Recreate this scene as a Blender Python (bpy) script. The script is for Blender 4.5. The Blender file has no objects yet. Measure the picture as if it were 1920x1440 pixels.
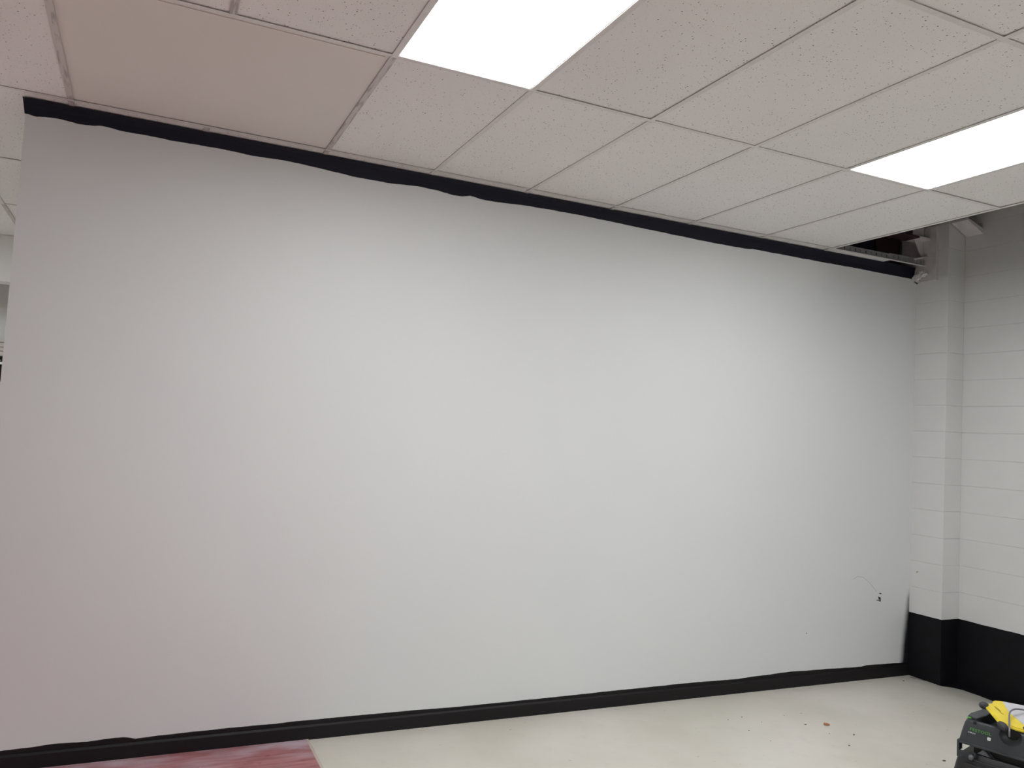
import bpy, bmesh, math, random
from mathutils import Vector, Matrix, noise
random.seed(7)
SC = bpy.context.scene
COL = SC.collection

# ---------------------------------------------------------------- camera
H = 3.1386          # underside of the ceiling grid
EYE = 1.6714
FPX = 1508.5
YAW, PITCH, ROLL = 0.42871, 0.06181, 0.05364
def cam_axes():
    cy, sy = math.cos(YAW), math.sin(YAW); cp, sp = math.cos(PITCH), math.sin(PITCH)
    fwd = Vector((sy*cp, cy*cp, sp)); r0 = Vector((cy, -sy, 0)); u0 = r0.cross(fwd)
    cr, sr = math.cos(ROLL), math.sin(ROLL)
    return cr*r0 + sr*u0, -sr*r0 + cr*u0, fwd
r, u, w = cam_axes()
cd = bpy.data.cameras.new('camera'); cd.sensor_width = 36; cd.lens = FPX*36/1920
cd.clip_start = .05; cd.clip_end = 100
cam = bpy.data.objects.new('camera', cd); COL.objects.link(cam)
cam.matrix_world = Matrix(((r.x, u.x, -w.x, -0.80443), (r.y, u.y, -w.y, -4.39056), (r.z, u.z, -w.z, EYE), (0, 0, 0, 1)))
SC.camera = cam

# ---------------------------------------------------------------- world, exposure
wd = bpy.data.worlds.new('world'); SC.world = wd; wd.use_nodes = True
wd.node_tree.nodes['Background'].inputs[0].default_value = (.9, .92, 1, 1)
wd.node_tree.nodes['Background'].inputs[1].default_value = 0.02
SC.view_settings.view_transform = 'Standard'; SC.view_settings.look = 'None'
SC.view_settings.gamma = 1; SC.view_settings.use_curve_mapping = False
SC.view_settings.exposure = 0.60
PANEL_LIGHT = 13.0
PANEL_COLOR = (.97, .99, 1.0)

# ---------------------------------------------------------------- materials
def mat(name, col, rough=.6, metal=0, spec=.5):
    m = bpy.data.materials.new(name); m.use_nodes = True
    b = m.node_tree.nodes['Principled BSDF']
    b.inputs['Base Color'].default_value = (*col, 1); b.inputs['Roughness'].default_value = rough
    b.inputs['Metallic'].default_value = metal; b.inputs['Specular IOR Level'].default_value = spec
    return m
def lin(*c):
    return tuple(((x/255)/12.92 if x/255 <= .04045 else ((x/255+.055)/1.055)**2.4) for x in c)
def nd(m, t, **kw):
    n = m.node_tree.nodes.new(t)
    for k, v in kw.items():
        if k in n.inputs.keys(): n.inputs[k].default_value = v
        else: setattr(n, k, v)
    return n
def ln(m, a, b): m.node_tree.links.new(a, b)
def bsdf(m): return m.node_tree.nodes['Principled BSDF']
def objco(m):
    t = m.node_tree.nodes.get('TC') or m.node_tree.nodes.new('ShaderNodeTexCoord'); t.name = 'TC'
    return t.outputs['Object']
def mapr(m, src, a, b, c=0., d=1., smooth=False):
    n = nd(m, 'ShaderNodeMapRange'); n.inputs[1].default_value = a; n.inputs[2].default_value = b
    n.inputs[3].default_value = c; n.inputs[4].default_value = d
    if smooth: n.interpolation_type = 'SMOOTHSTEP'
    ln(m, src, n.inputs[0]); return n.outputs[0]
def math_(m, op, a, b):
    n = nd(m, 'ShaderNodeMath', operation=op)
    for i, x in enumerate((a, b)):
        if isinstance(x, (int, float)): n.inputs[i].default_value = x
        else: ln(m, x, n.inputs[i])
    return n.outputs[0]
def mixc(m, fac, a, b):
    n = nd(m, 'ShaderNodeMix', data_type='RGBA')
    if isinstance(fac, (int, float)): n.inputs[0].default_value = fac
    else: ln(m, fac, n.inputs[0])
    for i, x in ((6, a), (7, b)):
        if isinstance(x, tuple): n.inputs[i].default_value = (*x, 1)
        else: ln(m, x, n.inputs[i])
    return n.outputs[2]
def noise_(m, scale, detail=3, vec=None, rough=.5):
    n = nd(m, 'ShaderNodeTexNoise'); n.inputs['Scale'].default_value = scale; n.inputs['Detail'].default_value = detail
    n.inputs['Roughness'].default_value = rough
    ln(m, vec if vec is not None else objco(m), n.inputs['Vector']); return n.outputs['Fac']
def bump(m, src, strength, dist):
    n = nd(m, 'ShaderNodeBump'); n.inputs['Strength'].default_value = strength; n.inputs['Distance'].default_value = dist
    ln(m, src, n.inputs['Height']); ln(m, n.outputs[0], bsdf(m).inputs['Normal'])
def noisy(m, base, k=.12, scale=4., rough_bump=None):
    f = noise_(m, scale, 4)
    c = mixc(m, mapr(m, f, .3, .7), tuple(x*(1-k) for x in base), tuple(min(1, x*(1+k)) for x in base))
    ln(m, c, bsdf(m).inputs['Base Color'])
    if rough_bump: bump(m, noise_(m, rough_bump[0], 3), rough_bump[1], rough_bump[2])

# main wall paint: grey-white eggshell with roller texture, black overspray at its right foot
WALLC = (.70, .715, .72)
M_wall = mat('wall_paint', WALLC, .55, spec=.35)
sep = nd(M_wall, 'ShaderNodeSeparateXYZ'); ln(M_wall, objco(M_wall), sep.inputs[0])
n1 = noise_(M_wall, 6, 3)
xw = math_(M_wall, 'ADD', sep.outputs['X'], math_(M_wall, 'MULTIPLY', math_(M_wall, 'SUBTRACT', n1, .5), .04))
# the overspray narrows towards its top at about 0.6 m
lim = mapr(M_wall, sep.outputs['Z'], .10, .62, 4.572, 4.645)
fx = mapr(M_wall, math_(M_wall, 'SUBTRACT', xw, lim), -.035, .035, 0, 1, True)
fz = mapr(M_wall, sep.outputs['Z'], .66, .56, 0, 1, True)
tone = mixc(M_wall, mapr(M_wall, noise_(M_wall, .8, 2), .35, .65), tuple(x*.985 for x in WALLC), tuple(x*1.01 for x in WALLC))
ln(M_wall, mixc(M_wall, math_(M_wall, 'MULTIPLY', fx, fz), tone, (.008, .008, .011)), bsdf(M_wall).inputs['Base Color'])
bump(M_wall, noise_(M_wall, 220, 2), .08, .001)

M_far = mat('far_wall_paint', (.78, .78, .76), .6)
noisy(M_far, (.78, .78, .76), .02, 2)

# painted concrete block
def block_mat(name, base, wains=None):
    m = mat(name, base, .5, spec=.4)
    s = nd(m, 'ShaderNodeSeparateXYZ'); ln(m, objco(m), s.inputs[0])
    f = noise_(m, 3, 4)
    c = mixc(m, mapr(m, f, .3, .7), tuple(x*.97 for x in base), tuple(x*1.02 for x in base))
    ln(m, c, bsdf(m).inputs['Base Color'])
    bump(m, noise_(m, 120, 4), .15, .002)
    return m
M_block = block_mat('painted_block', (.68, .68, .675))
M_black = mat('black_wall_paint', (.004, .004, .0058), .6, spec=.22)
noisy(M_black, (.004, .004, .0058), .25, 12, (90, .2, .002))
M_blackb = mat('black_baseboard_paint', (.0065, .0055, .0068), .5, spec=.3)
bump(M_blackb, noise_(M_blackb, 60, 3), .15, .002)
M_navy = mat('navy_black_paint', (.0075, .0075, .019), .55, spec=.25)
bump(M_navy, noise_(M_navy, 60, 3), .15, .002)

# concrete floor
FC = (.615, .585, .535)
M_floor = mat('painted_concrete', FC, .42, spec=.4)
f1 = noise_(M_floor, 1.3, 5); f2 = noise_(M_floor, 9, 4); f3 = noise_(M_floor, 55, 3)
c1 = mixc(M_floor, mapr(M_floor, f1, .35, .68), tuple(x*1.05 for x in FC), tuple(a*b for a, b in zip(FC, (.9, .9, .86))))
c2 = mixc(M_floor, mapr(M_floor, f2, .55, .8, 0, .35), c1, tuple(x*.8 for x in FC))
mp = nd(M_floor, 'ShaderNodeMapping'); mp.inputs['Scale'].default_value = (1, 2.6, 1); ln(M_floor, objco(M_floor), mp.inputs[0])
f4 = noise_(M_floor, 16, 2, mp.outputs[0])
c3 = mixc(M_floor, mapr(M_floor, f4, .735, .76, 0, .55), c2, (.10, .085, .07))
# grey overspray dusted along the foot of the block wall
sf = nd(M_floor, 'ShaderNodeSeparateXYZ'); ln(M_floor, objco(M_floor), sf.inputs[0])
ov = mapr(M_floor, math_(M_floor, 'ADD', sf.outputs['X'], math_(M_floor, 'MULTIPLY', math_(M_floor, 'SUBTRACT', f2, .5), .25)), 4.35, 4.8, 0, .45, True)
c3 = mixc(M_floor, ov, c3, (.10, .095, .088))
ln(M_floor, c3, bsdf(M_floor).inputs['Base Color'])
bump(M_floor, f3, .12, .002)

# dusty red floor covering, long boards running along X
M_red = mat('dusty_red_covering', lin(150, 85, 85), .35, spec=.5)
mp = nd(M_red, 'ShaderNodeMapping'); mp.inputs['Scale'].default_value = (1, 9, 1); ln(M_red, objco(M_red), mp.inputs[0])
g = noise_(M_red, 5, 5, mp.outputs[0], .6)
cr_ = mixc(M_red, mapr(M_red, g, .35, .65), lin(140, 76, 78), lin(174, 112, 114))
mp3 = nd(M_red, 'ShaderNodeMapping'); mp3.inputs['Scale'].default_value = (1, 3, 1); ln(M_red, objco(M_red), mp3.inputs[0])
dn = noise_(M_red, 3.0, 5, mp3.outputs[0])
sr_ = nd(M_red, 'ShaderNodeSeparateXYZ'); ln(M_red, objco(M_red), sr_.inputs[0])
near = mapr(M_red, sr_.outputs['Y'], -.40, -.05, 0, .95)
dust = math_(M_red, 'MULTIPLY', mapr(M_red, dn, .40, .62, .12, 1), near)
cr_ = mixc(M_red, dust, cr_, lin(190, 172, 182))
wv = nd(M_red, 'ShaderNodeTexNoise'); wv.inputs['Scale'].default_value = 1.4; ln(M_red, objco(M_red), wv.inputs['Vector'])
yy = math_(M_red, 'ADD', sr_.outputs['Y'], .21)
seam = mapr(M_red, math_(M_red, 'ABSOLUTE', math_(M_red, 'ADD', math_(M_red, 'PINGPONG', yy, .09), 0), 0), 0, .003, .55, 0)
cr_ = mixc(M_red, seam, cr_, lin(98, 50, 52))
spk = noise_(M_red, 60, 2)
cr_ = mixc(M_red, mapr(M_red, spk, .76, .79, 0, .8), cr_, lin(205, 190, 195))
ln(M_red, cr_, bsdf(M_red).inputs['Base Color'])
ln(M_red, mapr(M_red, dn, .3, .7, .25, .5), bsdf(M_red).inputs['Roughness'])
bump(M_red, g, .15, .004)
M_redge = mat('covering_edge', lin(190, 178, 165), .5)

# ceiling
TC = (.84, .825, .815)
def tile_mat(name, base, pits):
    m = mat(name, base, .85, spec=.2)
    c = mixc(m, mapr(m, noise_(m, 1.5, 2), .3, .7), tuple(x*.985 for x in base), tuple(x*1.015 for x in base))
    if pits:
        v = nd(m, 'ShaderNodeTexVoronoi'); v.inputs['Scale'].default_value = 75; ln(m, objco(m), v.inputs['Vector'])
        sepc = nd(m, 'ShaderNodeSeparateColor'); ln(m, v.outputs['Color'], sepc.inputs[0])
        size = mapr(m, sepc.outputs[0], .25, 1, 0, .24)
        pit = mapr(m, math_(m, 'SUBTRACT', v.outputs['Distance'], size), -.05, .02, .95, 0)
        v2 = nd(m, 'ShaderNodeTexVoronoi'); v2.inputs['Scale'].default_value = 150; ln(m, objco(m), v2.inputs['Vector'])
        sc2 = nd(m, 'ShaderNodeSeparateColor'); ln(m, v2.outputs['Color'], sc2.inputs[0])
        pit2 = mapr(m, math_(m, 'SUBTRACT', v2.outputs['Distance'], mapr(m, sc2.outputs[0], .4, 1, 0, .24)), -.05, .02, .6, 0)
        tot = math_(m, 'MAXIMUM', pit, pit2)
        c = mixc(m, tot, c, tuple(x*.15 for x in base))
        bump(m, math_(m, 'SUBTRACT', 1., tot), .5, .002)
    ln(m, c, bsdf(m).inputs['Base Color'])
    return m
M_tile = tile_mat('pitted_tile', TC, True)
M_plain = tile_mat('plain_panel', (.76, .72, .69), False)
M_tee = mat('grid_paint', (.74, .715, .70), .5)
noisy(M_tee, (.74, .715, .70), .05, 30)
M_teed = mat('worn_grid_paint', (.40, .37, .36), .5)
mp = nd(M_teed, 'ShaderNodeMapping'); mp.inputs['Scale'].default_value = (30, 4, 1); ln(M_teed, objco(M_teed), mp.inputs[0])
ln(M_teed, mixc(M_teed, mapr(M_teed, noise_(M_teed, 2, 4, mp.outputs[0]), .5, .62), (.60, .56, .54), (.38, .35, .34)), bsdf(M_teed).inputs['Base Color'])
M_gap = mat('grid_shadow_reveal', (.22, .2, .19), .8)
M_galv = mat('galvanised_steel', (.30, .30, .32), .5, .3)
noisy(M_galv, (.30, .30, .32), .15, 40)
M_deck = mat('dark_deck_and_void', (.012, .012, .032), .8)
M_primer = mat('maroon_primer', (.040, .012, .019), .6)
M_steelw = mat('white_sprayed_steel', (.62, .60, .62), .5)
noisy(M_steelw, (.62, .60, .62), .1, 14)
M_mud = mat('crumbled_plaster', (.8, .79, .78), .9)
noisy(M_mud, (.78, .77, .76), .2, 60, (90, .8, .01))
M_emit = bpy.data.materials.new('lit_diffuser'); M_emit.use_nodes = True
em = M_emit.node_tree.nodes; em.remove(em['Principled BSDF'])
e_ = em.new('ShaderNodeEmission'); e_.inputs[0].default_value = (*PANEL_COLOR, 1); e_.inputs[1].default_value = PANEL_LIGHT
M_emit.node_tree.links.new(e_.outputs[0], em['Material Output'].inputs[0])

M_trimw = mat('window_trim_paint', (.62, .60, .57), .45)
M_tan = mat('tan_caulk', (.40, .32, .24), .6)
M_dark = mat('dark_room_glass', (.012, .006, .007), .12)
M_bar = mat('bright_white_rail', (.9, .9, .9), .3)
M_vac = mat('charcoal_plastic', (.028, .032, .038), .48, spec=.5)
noisy(M_vac, (.028, .032, .038), .06, 8, (300, .12, .001))
M_vac2 = mat('dark_container_plastic', (.009, .009, .011), .42, spec=.5)
noisy(M_vac2, (.009, .009, .011), .08, 8, (300, .12, .001))
M_vac3 = mat('grey_flap_plastic', (.045, .05, .055), .5)
M_hole = mat('black_recess', (.005, .005, .006), .7)
M_green = mat('green_plastic', (.10, .42, .06), .4)
M_glet = mat('green_lettering', (.085, .26, .05), .5)
M_wlet = mat('white_lettering', (.62, .64, .66), .5)
M_knob = mat('grey_knob_plastic', (.10, .10, .115), .4)
M_yel = mat('yellow_plastic', (.72, .56, .04), .38)
noisy(M_yel, (.72, .56, .04), .08, 20)
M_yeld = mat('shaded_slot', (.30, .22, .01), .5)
M_lens = mat('frosted_white_lens', (.52, .52, .55), .35)
M_rub = mat('grey_black_rubber', (.035, .034, .042), .6)
M_tube = mat('grey_steel_tube', (.22, .21, .25), .35, .5)
M_orange = mat('orange_foam', (.40, .17, .06), .7)
M_speck = mat('dark_debris', (.07, .06, .05), .8)
M_mark = mat('black_wall_mark', (.012, .012, .012), .7)
M_scratch = mat('pencil_grey', (.36, .36, .35), .7)
M_tanmark = mat('tan_chip', (.35, .30, .18), .7)

# ---------------------------------------------------------------- helpers
def tag(o, label=None, cat=None, group=None, kind=None):
    if label: o['label'] = label
    if cat: o['category'] = cat
    if group: o['group'] = group
    if kind: o['kind'] = kind
    return o
def link(name, bm, m, parent=None, smooth=False, bev=0, seg=2):
    bmesh.ops.recalc_face_normals(bm, faces=bm.faces)
    me = bpy.data.meshes.new(name); bm.to_mesh(me); bm.free()
    for x in (m if isinstance(m, (list, tuple)) else [m]): me.materials.append(x)
    if smooth: me.polygons.foreach_set('use_smooth', [True]*len(me.polygons))
    o = bpy.data.objects.new(name, me); COL.objects.link(o)
    if parent: o.parent = parent
    if bev:
        b = o.modifiers.new('bevel', 'BEVEL'); b.width = bev; b.segments = seg; b.limit_method = 'ANGLE'; b.angle_limit = .6
    return o
def box(bm, x0, x1, y0, y1, z0, z1, mi=0, M=None):
    vs = [Vector((x, y, z)) for z in (z0, z1) for y in (y0, y1) for x in (x0, x1)]
    if M: vs = [M @ v for v in vs]
    v = [bm.verts.new(p) for p in vs]
    for f in ((0, 1, 3, 2), (4, 6, 7, 5), (0, 4, 5, 1), (2, 3, 7, 6), (0, 2, 6, 4), (1, 5, 7, 3)):
        bm.faces.new([v[i] for i in f]).material_index = mi
def prism(bm, pts, ax, a, b, mi=0, M=None):
    """extrude the 2D outline pts along axis ax from a to b"""
    def P(p, t):
        v = Vector((t, *p)) if ax == 0 else Vector((p[0], t, p[1])) if ax == 1 else Vector((p[0], p[1], t))
        return M @ v if M else v
    A = [bm.verts.new(P(p, a)) for p in pts]; B = [bm.verts.new(P(p, b)) for p in pts]
    n = len(pts)
    bm.faces.new(A).material_index = mi; bm.faces.new(list(reversed(B))).material_index = mi
    for i in range(n): bm.faces.new((A[i], B[i], B[(i+1) % n], A[(i+1) % n])).material_index = mi
def tube(bm, path, rad, n=10, closed=False):
    path = [Vector(p) for p in path]; rings = []
    for i, p in enumerate(path):
        t = ((path[i+1] if i+1 < len(path) else p) - (path[i-1] if i else p)).normalized()
        a = t.cross(Vector((0, 0, 1)));
        if a.length < .05: a = t.cross(Vector((0, 1, 0)))
        a.normalize(); b = t.cross(a)
        R = rad[i] if isinstance(rad, (list, tuple)) else rad
        rings.append([bm.verts.new(p + R*(math.cos(k*2*math.pi/n)*a + math.sin(k*2*math.pi/n)*b)) for k in range(n)])
    for A, B in zip(rings, rings[1:]):
        for k in range(n): bm.faces.new((A[k], A[(k+1) % n], B[(k+1) % n], B[k]))
    bm.faces.new(rings[0]); bm.faces.new(list(reversed(rings[-1])))
def smooth_path(P, n=6):
    P = [Vector(p) for p in P]; out = []
    for i in range(len(P)-1):
        a, b, c, d = P[max(i-1, 0)], P[i], P[i+1], P[min(i+2, len(P)-1)]
        for k in range(n):
            t = k/n
            out.append(.5*((2*b) + (c-a)*t + (2*a-5*b+4*c-d)*t*t + (3*b-a-3*c+d)*t**3))
    out.append(P[-1]); return out
def empty(name, loc, rz=0):
    o = bpy.data.objects.new(name, None); COL.objects.link(o); o.location = loc; o.rotation_euler = (0, 0, rz)
    o.empty_display_size = .1; return o
def S(o): o['kind'] = 'structure'; return o

# ---------------------------------------------------------------- the room
XL, XR = -7.0, 4.835       # left wall, block wall face
YN, YF = -9.0, 4.6         # wall behind the camera, far wall
ZT = 4.7                   # roof deck
WX0, WX1, WT = -1.41, 4.66, .15

bm = bmesh.new(); box(bm, XL-.2, XR+.4, YN-.2, YF+.3, -.15, 0); S(link('floor', bm, M_floor))

# main painted wall
bm = bmesh.new(); box(bm, WX0, WX1, 0, WT, 0, H+.0005)
wall = S(link('wall_back', bm, M_wall))

# block wall on the right with its pilaster, joints cut as real grooves between courses
J0, JC = .472, .1985
zs = [0.0] + [J0 + JC*i for i in range(-1, 22) if 0 < J0+JC*i < ZT] + [ZT]
zs = sorted(set(round(z, 4) for z in zs))
def courses(bm, x0, x1, y0, y1, axis_len, skip=None):
    """stack of block courses with shallow raked joints of uneven depth"""
    for a, b in zip(zs, zs[1:]):
        box(bm, x0, x1, y0, y1, a + (.0016 if a > .01 else 0), b - .0016)
        # recessed mortar line
        if b < ZT: box(bm, x0+.0007, x1-.0007 if x1 < XR+.01 else x1, y0+.0007 if y0 > YN else y0, y1, b-.0016, b+.0016)
bm = bmesh.new(); courses(bm, XR, XR+.2, YN, YF, 0)
wall_right = S(link('wall_right', bm, M_block, bev=.0015, seg=1))
bm = bmesh.new(); courses(bm, 4.65, XR-.0005, -.276, YF-.01 if False else .16, 0)
pil = link('pilaster', bm, M_block, wall_right, bev=.003, seg=1)
# black painted lower part: a skin of paint 1.5 mm proud of the blocks, slightly wavy top
def wavy_skin(bm, P0, P1, n, h, nrm, amp, seed, th=.0015):
    P0, P1, nrm = Vector(P0), Vector(P1), Vector(nrm)
    prev = None
    for i in range(n+1):
        p = P0.lerp(P1, i/n); z = h + amp*(noise.noise(Vector((i*.35, seed, 0))))
        a = bm.verts.new(p + nrm*th); b = bm.verts.new(p + nrm*th + Vector((0, 0, z)))
        c = bm.verts.new(p + Vector((0, 0, z)) - nrm*.001); d = bm.verts.new(p - nrm*.001)
        if prev:
            bm.faces.new((prev[0], a, b, prev[1])); bm.faces.new((prev[1], b, c, prev[2]))
        prev = (a, b, c)
bm = bmesh.new()
wavy_skin(bm, (XR, -.2775, .001), (XR, YN+.02, .001), 200, .474, (-1, 0, 0), .006, 3)
wavy_skin(bm, (4.65, -.001, .001), (4.65, -.2775, .001), 8, .474, (-1, 0, 0), .003, 9)
wavy_skin(bm, (4.6485, -.276, .001), (XR, -.276, .001), 6, .474, (0, -1, 0), .003, 15)
wains = link('painted_dado', bm, M_black, wall_right); wains['label'] = 'matt black painted lower band'
bm = bmesh.new(); pts = [(4.66, -.20), (4.645, -.262), (4.655, -.29), (4.70, -.335), (4.728, -.40), (4.722, -.52), (4.703, -.70), (4.71, -.95), (4.70, -1.3), (4.715, -1.8), (4.72, -3), (4.84, -3), (4.84, -.20)]
fine = []
for (a, b_), (c_, d_) in zip(pts, pts[1:]):
    k_ = max(1, int(math.hypot(c_-a, d_-b_)/.02))
    for q in range(k_):
        f_ = q/k_; x_, y_ = a+(c_-a)*f_, b_+(d_-b_)*f_
        fine.append((x_ + .006*noise.noise(Vector((x_*20, y_*20, 1))), y_))
fine.append(pts[-1])
prism(bm, fine, 2, .0002, .0012)
c = link('paint_spill', bm, M_black, wains); c['label'] = 'black paint spread onto the floor along the wall foot'
bm = bmesh.new(); prism(bm, [(4.60, -.055), (4.63, -.06), (4.645, -.11), (4.648, -.16), (4.632, -.17), (4.628, -.12), (4.605, -.075)], 2, .0003, .0016)
c = link('scrape_mark', bm, mat('pale_scrape', (.22, .2, .19), .6), wains); c['label'] = 'pale scrape at the foot of the pilaster'
# small tan chip on the pilaster
bm = bmesh.new(); box(bm, 4.648, 4.6505, -.075, -.062, .787, .793); box(bm, 4.648, 4.6505, -.065, -.056, .781, .788)
c = link('paint_chip', bm, M_tanmark, pil); c['label'] = 'tan chip in the white paint'

# remaining walls
bm = bmesh.new(); box(bm, XL, XR, YN-.2, YN, 0, ZT); S(link('wall_front', bm, M_far))
bm = bmesh.new(); box(bm, XL-.2, XL, YN-.2, YF+.2, 0, ZT); S(link('wall_left', bm, M_far))

# far wall beyond the main wall, with a window opening, and the bulkhead in front of it
wx0, wx1, wz0, wz1 = -3.6, -2.045, 1.905, 2.155
bm = bmesh.new()
box(bm, XL, wx0, YF, YF+.15, 0, ZT); box(bm, wx1, XR, YF, YF+.15, 0, ZT)
box(bm, wx0, wx1, YF, YF+.15, 0, wz0); box(bm, wx0, wx1, YF, YF+.15, wz1, ZT)
S(link('wall_far', bm, M_far))
bm = bmesh.new(); box(bm, XL, XR, 3.66, 3.86, 2.742, ZT)
S(link('trim_1', bm, M_far))
win = S(empty('window_1', ((wx0+wx1)/2, YF, wz0)))
def child(bm_, name, m, par, label=None, **k):
    o = link(name, bm_, m, par, **k)
    bpy.context.view_layer.update()
    o.matrix_parent_inverse = par.matrix_world.inverted()
    if label: o['label'] = label
    return o
bm = bmesh.new()
for z0, z1, d in ((wz1, wz1+.04, .012), (wz1+.045, wz1+.075, .03), (wz1+.085, wz1+.12, .022), (wz1+.128, wz1+.15, .035)):
    box(bm, wx0-.05, wx1+.035, YF-d, YF-.0005, z0, z1)
box(bm, wx1+.001, wx1+.03, YF-.012, YF-.0005, wz0-.03, wz1); box(bm, wx0, wx1, YF-.015, YF-.0005, wz0-.03, wz0)
child(bm, 'window_frame', M_trimw, win)
bm = bmesh.new(); box(bm, wx0-.05, wx1+.03, YF-.02, YF-.001, wz1+.075, wz1+.085)
child(bm, 'trim_seam', M_tan, win, 'tan line in the window head trim')
bm = bmesh.new(); box(bm, wx0, wx1, YF+.11, YF+.12, wz0, wz1); child(bm, 'window_pane', M_dark, win)
bm = bmesh.new(); box(bm, wx0, wx1-.004, YF+.06, YF+.08, 2.075, 2.098)
child(bm, 'white_rail', M_bar, win, 'bright white rail across the dark window')
bm = bmesh.new(); prism(bm, [(wx1-.02, 2.115), (wx1-.12, 2.147), (wx1-.5, 2.15), (wx1-.5, 2.108), (wx1-.03, 2.108)], 1, YF+.085, YF+.09)  # flat pale slanted sliver above the rail, in front of the pane
child(bm, 'pale_slant', mat('pale_grey', (.45, .47, .46), .5), win, 'pale slanted shape inside the dark window')

KB_X = 3.66
# roof deck above the suspended ceiling
bm = bmesh.new(); box(bm, XL-.2, XR+.2, YN-.2, YF+.15, ZT, ZT+.1); S(link('trim_2', bm, M_deck))
# dark board added behind the main wall, hiding lit surfaces so the void reads unlit
bm = bmesh.new(); box(bm, KB_X+.03, XR-.002, .162, .19, .001, ZT-.002); box(bm, 1.0, KB_X+.03, .162, .19, H+.06, ZT-.002); S(link('added_void_board', bm, M_deck))

# ---------------------------------------------------------------- suspended ceiling
T = .61
R0, RP = -.0905, 1.252
rows = [R0 + RP*i for i in range(-7, 4)]       # cross lines parallel to the main wall; index 7 is the one by the wall
KA, KB = -11, 6
lamps = {(0, 5), (4, 5), (0, 2), (4, 2), (-6, 8), (-5, 7), (-9, 8)}   # (column, row interval); some are added out of view for brightness
plain = {(-2, 6), (-1, 6)}
bm = bmesh.new(); TB = H + .004
for j in range(len(rows)-1):
    for k in range(KA, KB):
        if (k, j) in lamps or (k, j) in plain: continue
        x0, x1 = k*T+.003, (k+1)*T-.003
        dz = random.choice((0, 0, .0008, .0015))
        box(bm, x0, x1, rows[j]+.003, rows[j+1]-.003, TB+dz, TB+.016+dz)
box(bm, KB*T+.003, 4.27, rows[7]+.014, -.002, H+.0022, H+.014)      # last strip beside the wall
ceil = S(link('ceiling', bm, M_tile))
bm = bmesh.new(); box(bm, -2*T+.003, -.003, rows[6]+.004, rows[7]-.004, TB+.001, TB+.014); box(bm, -2*T+.030, -.030, rows[6]+.030, rows[7]-.030, TB-.0025, TB+.0012)
c = link('plain_panel', bm, M_plain, ceil); c['label'] = 'large smooth panel without pits'
# grid: main runners along X, cross tees along Y
FW = .012
for j, y in enumerate(rows):
    bm = bmesh.new()
    x1 = KB*T + .012
    box(bm, KA*T, x1, y-FW, y+FW, H, H+.0015); box(bm, KA*T, x1, y-.001, y+.001, H+.0015, H+.04)
    link('grid_runner', bm, M_tee, ceil)
rest = bmesh.new()
for j in range(len(rows)-1):
    for k in range(KA, KB+1):
        if k == -1 and j == 6: continue
        x = k*T
        vis = (-4 <= k <= 6 and 3 <= j <= 9)
        worn = (j in (6, 7) and k in (-2, 0)) or (k == -1 and j in (5, 7)) or (k == -3 and j == 9)
        b = bmesh.new() if vis else rest
        hw = .0135 if worn else FW
        y0, y1 = rows[j]+FW+.0003, rows[j+1]-FW-.0003
        if j == 7 and -2 <= k <= 6: y1 = -.0015
        box(b, x-hw, x+hw, y0, y1, H-.0004, H+.0014)
        if j != 7: box(b, x-.001, x+.001, y0, y1, H+.0014, H+.03)
        if vis: link('cross_tee', b, M_teed if worn else M_tee, ceil)
c = link('cross_tee', rest, M_tee, ceil); c['kind'] = 'stuff'

# runner carried on past the ceiling edge to the corner: flange and punched web
run = empty('ceiling_runner', (KB*T+.02, rows[7], H))
tag(run, 'bare punched steel ceiling runner spanning the open gap beside the main wall to the corner', 'ceiling runner')
def punched(x0, x1, z0, z1, y, holes):
    b = bmesh.new(); t = .0012
    box(b, x0, x1, y-t, y+t, z0, z0+.012); box(b, x0, x1, y-t, y+t, z1-.012, z1)
    n = holes; L = (x1-x0)/n
    for i in range(n):
        box(b, x0+i*L, x0+i*L+L*(.82 if i % 2 else .9), y-t, y+t, z0+.012, z1-.012)
    return b
child(punched(KB*T+.013, 4.27, H+.002, H+.045, rows[7], 11), 'punched_web', M_galv, run)
child(punched(4.245, 4.64, H+.002, H+.052, rows[7]+.004, 8), 'punched_web', M_galv, run)
b = bmesh.new(); box(b, KB*T+.013, 4.648, rows[7]-FW, rows[7]+FW, H, H+.0015); child(b, 'flange', M_tee, run)

# ---------------------------------------------------------------- ceiling lights
def light(k, j, label):
    x0, x1, y0, y1 = k*T+FW+.001, (k+1)*T-FW-.001, rows[j]+FW+.001, rows[j+1]-FW-.001
    o = empty('ceiling_light', ((x0+x1)/2, (y0+y1)/2, H)); tag(o, label, 'ceiling light', 'flat panels in the ceiling grid')
    b = bmesh.new()
    box(b, x0, x1, y0, y1, H+.012, H+.06)
    child(b, 'housing', M_tee, o)
    b = bmesh.new(); e = .003
    box(b, x0, x1, y0, y0+e, H+.002, H+.011); box(b, x0, x1, y1-e, y1, H+.002, H+.011)
    box(b, x0, x0+e, y0+e, y1-e, H+.002, H+.011); box(b, x1-e, x1, y0+e, y1-e, H+.002, H+.011)
    child(b, 'frame', M_tee, o)
    b = bmesh.new(); box(b, x0+e, x1-e, y0+e, y1-e, H+.004, H+.010); child(b, 'diffuser', M_emit, o)
light(0, 5, 'lit white ceiling panel beside the large smooth panel, cut by the top of the frame')
light(4, 5, 'lit white ceiling panel at the right, near the open gap above the block wall')
light(0, 2, 'unseen added fill panel behind the viewer on the left')  # this pair is added out of frame to brighten the room
light(4, 2, 'unseen added fill panel behind the viewer on the right')
light(-9, 8, 'unseen added fill panel farthest to the left in the space behind the main wall')  # the remaining panels are hidden extras that lift the light beyond the wall's end
light(-6, 8, 'unseen added fill panel in the space behind the main wall')
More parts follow.
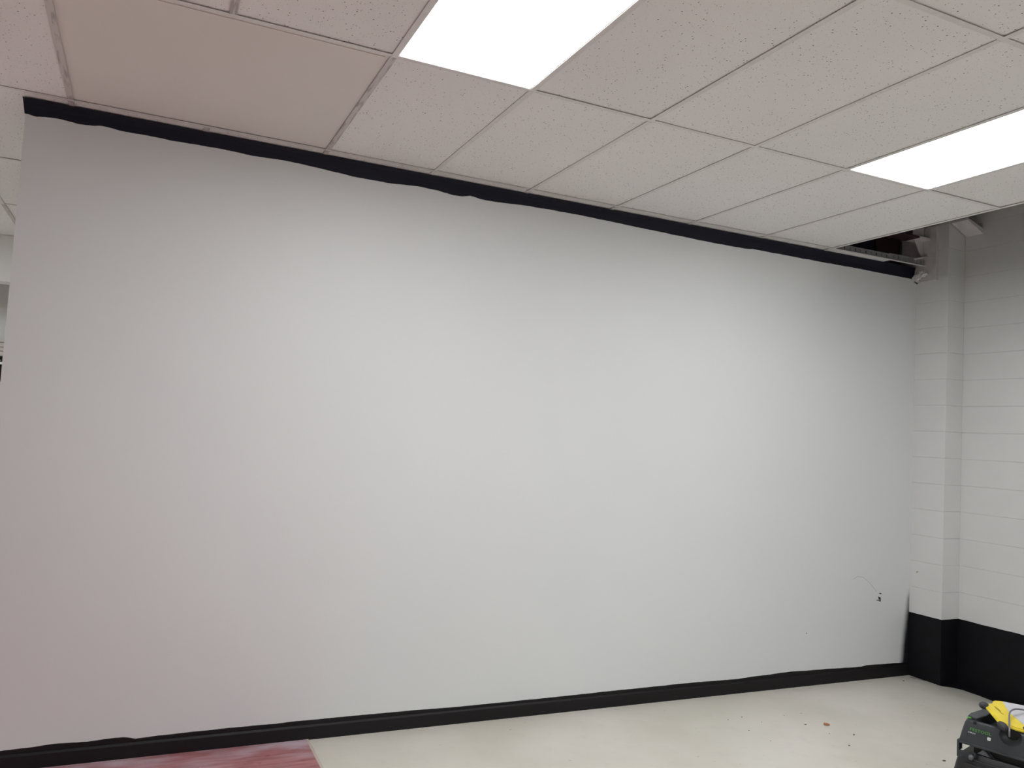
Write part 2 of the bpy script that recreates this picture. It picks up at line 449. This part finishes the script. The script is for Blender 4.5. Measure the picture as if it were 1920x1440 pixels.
light(-5, 7, 'unseen added fill panel to the left of the end of the main wall')

# ---------------------------------------------------------------- painted bands on the main wall
# top band: black coving strip with a ragged brushed lower edge (x, z of the lower edge)
TOP = [(-1.401, 3.0630), (-1.367, 3.0570), (-1.334, 3.0640), (-1.268, 3.0680), (-1.190, 3.0610), (-1.125, 3.0640), (-1.086, 3.0730), (-1.005, 3.0650), (-0.870, 3.0660), (-0.766, 3.0630), (-0.621, 3.0670), (-0.512, 3.0670), (-0.361, 3.0620), (-0.191, 3.0690), (-0.019, 3.0610), (0.164, 3.0500), (0.357, 3.0490), (0.552, 3.0620), (0.656, 3.0590), (0.759, 3.0480), (0.813, 3.0510), (0.863, 3.0630), (0.928, 3.0550), (1.036, 3.0540), (1.191, 3.0640), (1.419, 3.0690), (1.659, 3.0680), (1.845, 3.0640), (2.061, 3.0590), (2.625, 3.0480), (2.925, 3.0480), (2.996, 3.0550), (3.340, 3.0540), (3.754, 3.0530), (4.003, 3.0550), (4.284, 3.0510), (4.558, 3.0500)]
BASE = [(-1.278, 0.0960), (-1.157, 0.0990), (-1.064, 0.1040), (-0.915, 0.1000), (-0.805, 0.1040), (-0.763, 0.1040), (-0.728, 0.0970), (-0.715, 0.0920), (-0.439, 0.0980), (-0.094, 0.0980), (0.089, 0.0990), (0.296, 0.0990), (0.656, 0.0970), (0.975, 0.0920), (1.454, 0.0920), (1.976, 0.0960), (2.634, 0.0990), (3.013, 0.0930), (3.068, 0.0970), (3.469, 0.1080), (3.858, 0.1010), (4.169, 0.0940), (4.221, 0.1020), (4.546, 0.0950)]
def interp(L, x):
    for (a, za), (b_, zb) in zip(L, L[1:]):
        if a <= x <= b_: return za + (zb-za)*(x-a)/(b_-a)
    return L[0][1] if x < L[0][0] else L[-1][1]
bm = bmesh.new(); n = 520; prev = None
XE = 4.652
for i in range(n+1):
    x = WX0-.001 + (XE-WX0)*i/n
    z = interp(TOP, x) + .0022*noise.noise(Vector((x*14, 2, 0))) + .0012*noise.noise(Vector((x*55, 5, 0)))
    zt = H - .0004
    if x > 4.615: s = min(1, (x-4.615)/.037); z = z + (.03)*s*s; 
    # thin paint film low down, easing into a shallow coving under the grid
    prof = [(-.0006, z), (-.0018, z+.002), (-.003, z+(zt-z)*.45), (-.006, z+(zt-z)*.75), (-.014, zt), (0.0005, zt)]
    ring = [bm.verts.new((x, y, zz)) for y, zz in prof]
    if prev:
        for a in range(len(ring)-1): bm.faces.new((prev[a], ring[a], ring[a+1], prev[a+1]))
    else:
        # left end of the coving stands a little past the wall's edge
        endr = [bm.verts.new((x-(.002+.014*(k/4)**2 if k < 5 else .016), y, zz)) for k, (y, zz) in enumerate(prof)]
        for a in range(len(ring)-1): bm.faces.new((endr[a], ring[a], ring[a+1], endr[a+1]))
        bm.faces.new(endr)
    prev = ring
bm.faces.new(list(reversed(prev)))
S(link('trim_4', bm, M_navy))

# baseboard: flat board with eased ledge, and the brushed black band above it
bm = bmesh.new()
prism(bm, [(0.0, .0), (-.012, .0), (-.012, .066), (-.0095, .071), (-.004, .076), (0, .076)], 0, WX0, 4.648)
base = S(link('baseboard_back', bm, M_blackb))
bm = bmesh.new(); prev = None
for i in range(n+1):
    x = WX0 + (4.648-WX0)*i/n
    z = interp(BASE, x) + .0022*noise.noise(Vector((x*9, 12, 0))) + .001*noise.noise(Vector((x*45, 15, 0)))
    z = max(z, .079)
    ring = [bm.verts.new((x, y, zz)) for y, zz in ((-.0014, .0755), (-.0014, z-.003), (-.0003, z))]
    if prev:
        for a in range(2): bm.faces.new((prev[a], ring[a], ring[a+1], prev[a+1]))
    prev = ring
c = link('brushed_band', bm, M_blackb, base); c['label'] = 'ragged brushed black paint above the board'

# marks on the wall near the block wall
def poly_mark(pts, name, m, parent, y=-.0008):
    b = bmesh.new(); prism(b, pts, 1, y, .0003); return link(name, b, m, parent)
mk = [[(4.323, 0.6270), (4.350, 0.6250), (4.348, 0.6170), (4.335, 0.6180), (4.325, 0.6230)], [(4.313, 0.6010), (4.324, 0.5990), (4.341, 0.5940), (4.344, 0.5740), (4.344, 0.5620), (4.332, 0.5640), (4.323, 0.5710), (4.295, 0.5730), (4.305, 0.5770), (4.323, 0.5750), (4.332, 0.5720), (4.335, 0.5770), (4.319, 0.5800), (4.322, 0.5880)]]
for k, p in enumerate(mk):
    c = poly_mark(p, 'wall_mark', M_mark, wall)
    c['label'] = 'short black mark on the white wall' if k == 0 else 'black gouge on the white wall'
bm = bmesh.new()
SCR = [(4.056, 0.7360), (4.099, 0.7550), (4.154, 0.7490), (4.210, 0.7160), (4.261, 0.6720), (4.301, 0.6350)]
for (a, b_) in zip(SCR, SCR[1:]):
    prism(bm, [(a[0], a[1]-.0012), (b_[0], b_[1]-.0012), (b_[0], b_[1]+.0012), (a[0], a[1]+.0012)], 1, -.0005, .0003)
c = link('pencil_scratch', bm, M_scratch, wall); c['label'] = 'faint curved grey scratch on the white wall'
c = poly_mark([(3.606, .363), (3.618, .361), (3.616, .372), (3.609, .374)], 'wall_mark', M_scratch, wall); c['label'] = 'tiny grey scuff'

# ---------------------------------------------------------------- red floor covering (left)
bm = bmesh.new()
box(bm, -3.4, .115, -4.6, -.0125, .0005, .004)
box(bm, -3.4, WX0-.01, -.0125, 1.2, .0005, .004)
cov = link('floor_covering', bm, M_red)
tag(cov, 'dusty red floor covering along the foot of the white wall, left of the bare concrete', 'floor covering')
bm = bmesh.new(); n2 = 120; prev = None
for i in range(n2+1):
    y = -.0125 + (-2.6)*i/n2; dx = .003*noise.noise(Vector((y*8, 0, 4)))
    ring = [bm.verts.new((xx, y, zz)) for xx, zz in ((.112, .0045), (.123+dx, .0045), (.128+dx, .0004))]
    if prev:
        for a in range(2): bm.faces.new((prev[a], ring[a], ring[a+1], prev[a+1]))
    prev = ring
c = link('cut_edge', bm, M_redge, cov); c['label'] = 'pale cut edge'

# ---------------------------------------------------------------- steel in the open gap
st = empty('steel_beam', (4.0, -.075, 3.33)); tag(st, 'maroon steel beam with white sprayed end plate on the pilaster above the gap', 'beam')
b = bmesh.new(); box(b, 4.622, 4.6495, -.19, .12, 3.018, 3.44); child(b, 'end_plate', M_steelw, st, 'white sprayed end plate', bev=.002)
b = bmesh.new()
box(b, 2.6, 4.50, -.14, -.01, 3.335, 3.350); box(b, 2.6, 4.50, -.14, -.01, 3.66, 3.675); box(b, 2.6, 4.50, -.079, -.071, 3.350, 3.66)
child(b, 'i_section', M_primer, st)
b = bmesh.new(); prism(b, [(4.30, 3.70), (4.62, 3.70), (4.62, 3.15), (4.42, 3.15), (4.36, 3.26)], 1, .135, .155); child(b, 'stiffener_plate', M_primer, st, 'maroon plate behind the beam')
b = bmesh.new()
box(b, 4.50, 4.6215, -.14, -.01, 3.335, 3.350); box(b, 4.50, 4.6215, -.14, -.01, 3.66, 3.675); box(b, 4.50, 4.6215, -.079, -.071, 3.350, 3.66)
child(b, 'sprayed_end', M_steelw, st, 'white sprayed end of the beam')
b = bmesh.new()
prism(b, [(4.6215, 3.334), (4.53, 3.334), (4.548, 3.30), (4.575, 3.255), (4.602, 3.215), (4.6215, 3.18)], 1, -.080, -.070)
child(b, 'haunch_plate', M_steelw, st, 'white sprayed triangular haunch')
b = bmesh.new(); prism(b, [(4.6215, 3.20), (4.52, 3.175), (4.50, 3.182), (4.6215, 3.215)], 1, -.115, -.03); 
child(b, 'bracket', M_steelw, st)
# small ledge on the block wall under the ceiling edge
b = bmesh.new(); prism(b, [(4.834, 3.36), (4.66, 3.44), (4.66, 3.455), (4.834, 3.40)], 1, -.42, -.285)
ld = link('steel_lug', b, M_steelw); tag(ld, 'small sloping steel lug on the block wall just below the ceiling edge', 'bracket')
# crumbled plaster and tape hanging at the end of the black coving
b = bmesh.new(); rp = random.Random(5)
for q in range(16):
    tq = q/15; cy_ = -.006 - .085*tq + rp.uniform(-.008, .008); cz = 3.045 + .035*tq + rp.uniform(-.022, .022); sz = rp.uniform(.011, .024)
    g0 = len(b.verts); bmesh.ops.create_icosphere(b, subdivisions=3, radius=1)
    b.verts.ensure_lookup_table()
    for v in b.verts[g0:]:
        p = v.co.copy(); d = 1 + .7*noise.noise(p*1.7+Vector((q*3, 0, 0))) + .4*noise.noise(p*4.5+Vector((q, 1, 2)))
        v.co = Vector((4.612 + p.x*d*.012, cy_ + p.y*d*sz*1.1, cz + p.z*d*sz*.75))
pl = link('loose_plaster', b, M_mud, smooth=False); tag(pl, 'crumbled white plaster lump at the right end of the black coving', 'plaster')
b = bmesh.new()
for q, (y, z, s) in enumerate(((-.012, 3.028, .006), (-.022, 3.018, .006), (-.033, 3.012, .007))):
    bmesh.ops.create_icosphere(b, subdivisions=1, radius=s, matrix=Matrix.Translation((4.618, y, z)))
child(b, 'dark_crumb', M_speck, pl, 'dark crumbs under the plaster') if False else link('dark_crumbs', b, M_speck, pl)

# ---------------------------------------------------------------- debris on the concrete
b = bmesh.new(); bmesh.ops.create_icosphere(b, subdivisions=3, radius=1)
for v in b.verts:
    t = v.co.x; k = .0075*(1-.35*t)
    v.co = Vector((v.co.x*.019, v.co.y*k, .0075 + v.co.z*.0072))
pg = link('foam_ear_plug', b, M_orange, smooth=True); pg.location = (3.13, -.665, .0004); pg.rotation_euler = (0, 0, math.radians(-52))
tag(pg, 'small orange foam plug lying alone on the beige concrete', 'ear plug')
SPK = [(4.466, -0.115, 1.0), (2.703, -0.398, 0.7), (2.584, -0.412, 0.6), (2.586, -0.595, 0.6), (2.767, -0.502, 0.5), (3.005, -0.617, 0.8), (3.034, -0.778, 0.6), (3.17, -0.836, 0.9), (3.353, -1.288, 1.1), (3.134, -0.451, 0.5), (2.993, -0.451, 0.5), (3.001, -0.955, 0.7), (2.594, -0.767, 0.5)]
b0 = bmesh.new(); bmesh.ops.create_icosphere(b0, subdivisions=1, radius=1)
for v in b0.verts: v.co = Vector((v.co.x*.010, v.co.y*.0055, .0022+v.co.z*.0022)) * (1+.25*noise.noise(v.co*3))
chip0 = link('debris_chip', b0, M_speck)
chip0.data.transform(Matrix.Translation((0, 0, .0004)))
for i, (x, y, s) in enumerate(SPK):
    o = chip0 if i == 0 else chip0.copy()
    if i: COL.objects.link(o)
    o.location = (x, y, .0003); o.rotation_euler = (0, 0, random.uniform(0, 3)); o.scale = (s, s, min(s, 1))
    if i == 0: tag(o, 'dark pebble on the concrete in front of the corner', 'debris')
    else: tag(o, 'tiny dark chip of debris on the open beige concrete', 'debris', 'dark chips on the concrete')

# ---------------------------------------------------------------- dust extractor (bottom right)
VA = math.atan2(-.95424, .29904)
vac = empty('dust_extractor', (2.868, -1.751, 0), VA)
tag(vac, 'charcoal dust extractor with green lettering, cut off by the bottom right corner of the frame', 'vacuum')
def vb(name, bm_, m, parent=vac, label=None, bev=0, smooth=False, seg=2):
    o = link(name, bm_, m, parent, smooth=smooth, bev=bev, seg=seg)
    if label: o['label'] = label
    return o
def loft(bm, secs, nseg=8):
    """secs: (z, x0, x1, y0, y1, r) rounded rectangles joined upward"""
    rings = []
    for z, x0, x1, y0, y1, rr in secs:
        ring = []
        for cx, cy, a0 in ((x1-rr, y1-rr, 0), (x0+rr, y1-rr, 90), (x0+rr, y0+rr, 180), (x1-rr, y0+rr, 270)):
            for q in range(nseg+1):
                a = math.radians(a0 + 90*q/nseg); ring.append(bm.verts.new((cx+rr*math.cos(a), cy+rr*math.sin(a), z)))
        rings.append(ring)
    for A, B in zip(rings, rings[1:]):
        for q in range(len(A)): bm.faces.new((A[q], A[(q+1) % len(A)], B[(q+1) % len(A)], B[q]))
    bm.faces.new(list(reversed(rings[0]))); bm.faces.new(rings[-1])
# lower container, bulging towards the floor
b = bmesh.new()
loft(b, [(.055, -.035, .60, -.035, .37, .05), (.09, -.05, .62, -.045, .38, .06), (.16, -.05, .62, -.045, .385, .06), (.20, -.042, .62, -.04, .385, .06),
         (.235, -.034, .61, -.034, .38, .055), (.262, -.026, .605, -.028, .38, .05), (.264, .035, .60, -.020, .375, .05), (.287, .038, .60, -.012, .375, .05)])
vb('container', b, M_vac2, smooth=True, bev=.002)
# raised panel on the container side
b = bmesh.new(); prism(b, [(.0, .10), (.085, .10), (.105, .245), (.012, .245), (-.012, .18)], 1, -.0515, -.02)
vb('side_panel', b, M_vac2, bev=.006)
b = bmesh.new(); prism(b, [(.012, .10), (.075, .10), (.070, .135), (.018, .137)], 1, -.0535, -.05)
vb('finger_slot', b, M_hole)
# inset neck between the halves, leaving an open slot at the corner
b = bmesh.new(); box(b, .042, .59, .006, .36, .286, .325)
vb('neck', b, M_hole)
b = bmesh.new()
box(b, -.0235, -.0125, -.022, .02, .284, .332)
box(b, -.0235, .05, -.022, -.012, .255, .288)
vb('corner_post', b, M_vac, bev=.002)
# clamp latch in the neck: grey wedge with two dark ribs
b = bmesh.new(); prism(b, [(.062, .292), (.118, .290), (.122, .300), (.085, .316), (.078, .306)], 1, -.014, .004)
vb('latch', b, M_knob, bev=.001)
b = bmesh.new(); prism(b, [(.094, .318), (.100, .318), (.128, .290), (.120, .290)], 1, -.019, -.0145); prism(b, [(.108, .318), (.113, .318), (.139, .293), (.133, .292)], 1, -.019, -.0145)
vb('latch_rib', b, M_hole)
b = bmesh.new(); bmesh.ops.create_uvsphere(b, u_segments=20, v_segments=12, radius=.0115, matrix=Matrix.Translation((.044, -.035, .272)) @ Matrix.Diagonal((1, 1, 1.15, 1)))
vb('knob', b, M_knob, smooth=True)

# head shell: side walls around an open top well
b = bmesh.new()
loft(b, [(.322, -.027, .62, -.026, .385, .02), (.329, -.027, .62, -.026, .385, .02), (.331, -.021, .612, -.019, .38, .025), (.37, -.014, .60, -.013, .378, .03),
         (.412, -.004, .59, -.004, .37, .03), (.426, .002, .585, .001, .365, .03), (.430, .006, .58, .006, .36, .028)])
head = vb('head', b, M_vac, smooth=True)
cut = bmesh.new(); 
prism(cut, [(.052, .022), (.57, .022), (.57, .34), (.052, .34)], 2, .376, .45)
me = bpy.data.meshes.new('cutter'); bmesh.ops.recalc_face_normals(cut, faces=cut.faces); cut.to_mesh(me); cut.free()
co = bpy.data.objects.new('cutter', me); COL.objects.link(co); co.parent = vac
# scooped hand hold in the side wall
cut2 = bmesh.new(); bmesh.ops.create_uvsphere(cut2, u_segments=32, v_segments=20, radius=1, matrix=Matrix.Translation((.198, -.030, .412)) @ Matrix.Diagonal((.052, .062, .046, 1)))
me2 = bpy.data.meshes.new('cutter2'); cut2.to_mesh(me2); cut2.free()
co2 = bpy.data.objects.new('cutter2', me2); COL.objects.link(co2); co2.parent = vac
for c_ in (co, co2):
    bo = head.modifiers.new('cut', 'BOOLEAN'); bo.operation = 'DIFFERENCE'; bo.object = c_; bo.solver = 'EXACT'
bpy.context.view_layer.update()
dg = bpy.context.evaluated_depsgraph_get()
nm = bpy.data.meshes.new_from_object(head.evaluated_get(dg)); head.modifiers.clear(); head.data = nm
nm.polygons.foreach_set('use_smooth', [False]*len(nm.polygons))
for c_ in (co, co2): bpy.data.objects.remove(c_)
try:
    head.data.shade_smooth(); head.data.set_sharp_from_angle(angle=math.radians(28))
except Exception: pass
b = bmesh.new(); box(b, .0525, .5695, .0225, .3395, .3765, .379); vb('well_floor', b, M_hole)
# black trim block rising in the well
b = bmesh.new(); box(b, .225, .30, .012, .06, .372, .40); vb('hose_port', b, M_hole, bev=.004)
# front flap
b = bmesh.new(); prism(b, [(.004, .035), (.047, .024), (.060, .10), (.056, .225), (.014, .215), (-.001, .09)], 2, .4305, .442)
vb('flap', b, M_vac3, bev=.003)
b = bmesh.new(); bmesh.ops.create_cone(b, cap_ends=True, segments=28, radius1=.0095, radius2=.0085, depth=.006, matrix=Matrix.Translation((.013, .034, .4345)))
gb = vb('release_button', b, M_green, bev=.001)
b = bmesh.new(); bmesh.ops.create_cone(b, cap_ends=True, segments=24, radius1=.004, radius2=.004, depth=.0012, matrix=Matrix.Translation((.013, .034, .4382)))
vb('button_dimple', b, M_hole, gb)
b = bmesh.new(); prism(b, [(.040, -.002), (.054, -.002), (.052, .006), (.038, .006)], 2, .4185, .4312); vb('rim_slot', b, M_hole)
# wheels
for x, y in ((.05, .02), (.05, .33)):
    b = bmesh.new(); bmesh.ops.create_cone(b, cap_ends=True, segments=24, radius1=.031, radius2=.031, depth=.028, matrix=Matrix.Translation((x, y, .0315)) @ Matrix.Rotation(math.pi/2, 4, 'X'))
    vb('castor_wheel', b, M_rub, bev=.004)
for y in (-.0, .35):
    b = bmesh.new(); bmesh.ops.create_cone(b, cap_ends=True, segments=40, radius1=.085, radius2=.085, depth=.034, matrix=Matrix.Translation((.53, y-.062 if y <= 0 else y+.054, .0855)) @ Matrix.Rotation(math.pi/2, 4, 'X'))
    vb('rear_wheel', b, M_rub, bev=.006)

# lettering: bold wide capitals cut as flat strokes
def glyphs(txt, size, mat_, name, M, parent, spacing=1.05, offset=.0, extr=.0004, shear=0):
    cu = bpy.data.curves.new(name, 'FONT'); cu.body = txt; cu.size = size; cu.space_character = spacing
    cu.offset = offset; cu.extrude = extr; cu.shear = shear; cu.resolution_u = 4
    t = bpy.data.objects.new(name, cu); COL.objects.link(t); bpy.context.view_layer.update()
    m_ = bpy.data.meshes.new_from_object(t.evaluated_get(bpy.context.evaluated_depsgraph_get()))
    bpy.data.objects.remove(t); m_.materials.clear(); m_.materials.append(mat_)
    wdt = max(v.co.x for v in m_.vertices)
    o = bpy.data.objects.new(name, m_); COL.objects.link(o); o.parent = parent; o.matrix_local = M; return o, wdt
# text plane on the leaning head side: x -> u, y -> up
lean = math.atan2(.013-.004, .412-.37)
def tp(x, z, y, sx=1, sy=1, rot=0):
    return Matrix.Translation((x, y, z)) @ Matrix.Rotation(math.pi/2 - lean, 4, 'X') @ Matrix.Rotation(rot, 4, 'Z') @ Matrix.Diagonal((sx, sy, 1, 1))
o, wd_ = glyphs('FESTOOL', .02, M_glet, 'brand_lettering', Matrix(), head, 1.14, .0004)
o.matrix_local = tp(.028, .3885, -.0107, .092/wd_, .92)
o['label'] = 'green lettering'
o, wd_ = glyphs('CTM 26 E', .008, M_wlet, 'model_lettering', Matrix(), head, 1.05, .0001)
o.matrix_local = tp(.0215, .3765, -.0132, .032/wd_, 1.0)
o['label'] = 'small white lettering'
b = bmesh.new(); prism(b, [(.092, .368), (.094, .3718), (.1055, .3718), (.1075, .369), (.1055, .358), (.0935, .358)], 1, -.0005, .0002)
bd = vb('white_badge', b, mat('badge_white', (.72, .72, .70), .5), head, 'small white badge')
b.free() if False else None
bd.matrix_local = Matrix.Translation((.012, -.0138, .008)) @ Matrix.Translation((.1, 0, .365)) @ Matrix.Rotation(-lean, 4, 'X') @ Matrix.Translation((-.1, 0, -.365))
b = bmesh.new(); box(b, .0965, .103, -.0008, 0, .3655, .3668); box(b, .096, .1025, -.0008, 0, .3625, .3636)
bl = vb('badge_strokes', b, M_vac3, bd)
# mains cable looped through the neck handled below: thin light edge under the head
# ---------------------------------------------------------------- work light lying in the well of the extractor
A = Vector((.0676, .0752, .500)); EX = Vector((.81476, -.50935, -.277)); EN = Vector((.29857, -.04094, .95351))
EX.normalize(); EN = (EN - EN.dot(EX)*EX).normalized(); EY = EN.cross(EX)
Lm = Matrix((( EX.x, EY.x, EN.x, A.x), (EX.y, EY.y, EN.y, A.y), (EX.z, EY.z, EN.z, A.z), (0, 0, 0, 1)))
VM = Matrix.Translation((2.868, -1.751, 0)) @ Matrix.Rotation(VA, 4, 'Z')
WM = VM @ Lm
wl = bpy.data.objects.new('work_light', None); COL.objects.link(wl); wl.matrix_world = WM; wl.empty_display_size = .1
tag(wl, 'yellow work light with white lens and grey tube stand, lying on the charcoal dust extractor', 'work light')
def wb(name, bm_, m, label=None, parent=wl, **k):
    o = link(name, bm_, m, parent, **k)
    if label: o['label'] = label
    return o
out = [(.004, -.007), (.127, -.040), (.164, -.006), (.180, .018), (.188, .045), (.186, .27), (.17, .29), (-.03, .29), (-.042, .27), (-.039, .204), (-.044, .165), (-.052, .146), (-.057, .134), (-.055, .101), (-.050, .088), (-.028, .062), (-.020, .052), (-.024, .043), (-.018, .036), (-.015, .014)]
b = bmesh.new(); prism(b, out, 2, -.009, 0.0); wb('housing', b, M_yel, bev=.003)
cxo, cyo = .07, .13
b = bmesh.new(); prism(b, [(cxo+(x-cxo)*.93, cyo+(y-cyo)*.95) for x, y in out], 2, -.001, .004)
wb('front_frame', b, M_yel, bev=.002)
b = bmesh.new(); prism(b, [(-.044, .134), (.037, .093), (.066, .088), (.137, .086), (.150, .10), (.147, .25), (-.028, .25)], 2, .003, .0065)
wb('lens', b, M_lens, bev=.0015)
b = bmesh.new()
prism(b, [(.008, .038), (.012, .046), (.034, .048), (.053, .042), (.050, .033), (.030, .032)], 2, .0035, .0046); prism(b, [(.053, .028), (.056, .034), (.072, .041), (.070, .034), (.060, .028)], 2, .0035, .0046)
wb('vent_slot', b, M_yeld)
for (x, y, sx, sy, dz_) in ((-.002, -.006, .018, .024, -.004), (.148, -.030, .026, .020, -.010), (.178, .075, .02, .022, 0)):
    b = bmesh.new(); bmesh.ops.create_uvsphere(b, u_segments=24, v_segments=14, radius=1, matrix=Matrix.Translation((x, y, dz_)) @ Matrix.Diagonal((sx, sy, .017, 1)))
    wb('rubber_foot', b, M_rub, smooth=True)
b = bmesh.new()
pth = smooth_path([(.197, -.028, -.03), (.195, -.038, 0), (.135, .006, .02), (.107, .028, .03), (.085, .055, .035), (.065, .095, .035), (.053, .133, .030), (.042, .172, .022), (.035, .21, .01), (.03, .26, -.012)], 8)
tube(b, pth, .0038, 12); wb('tube_stand', b, M_tube, smooth=True)
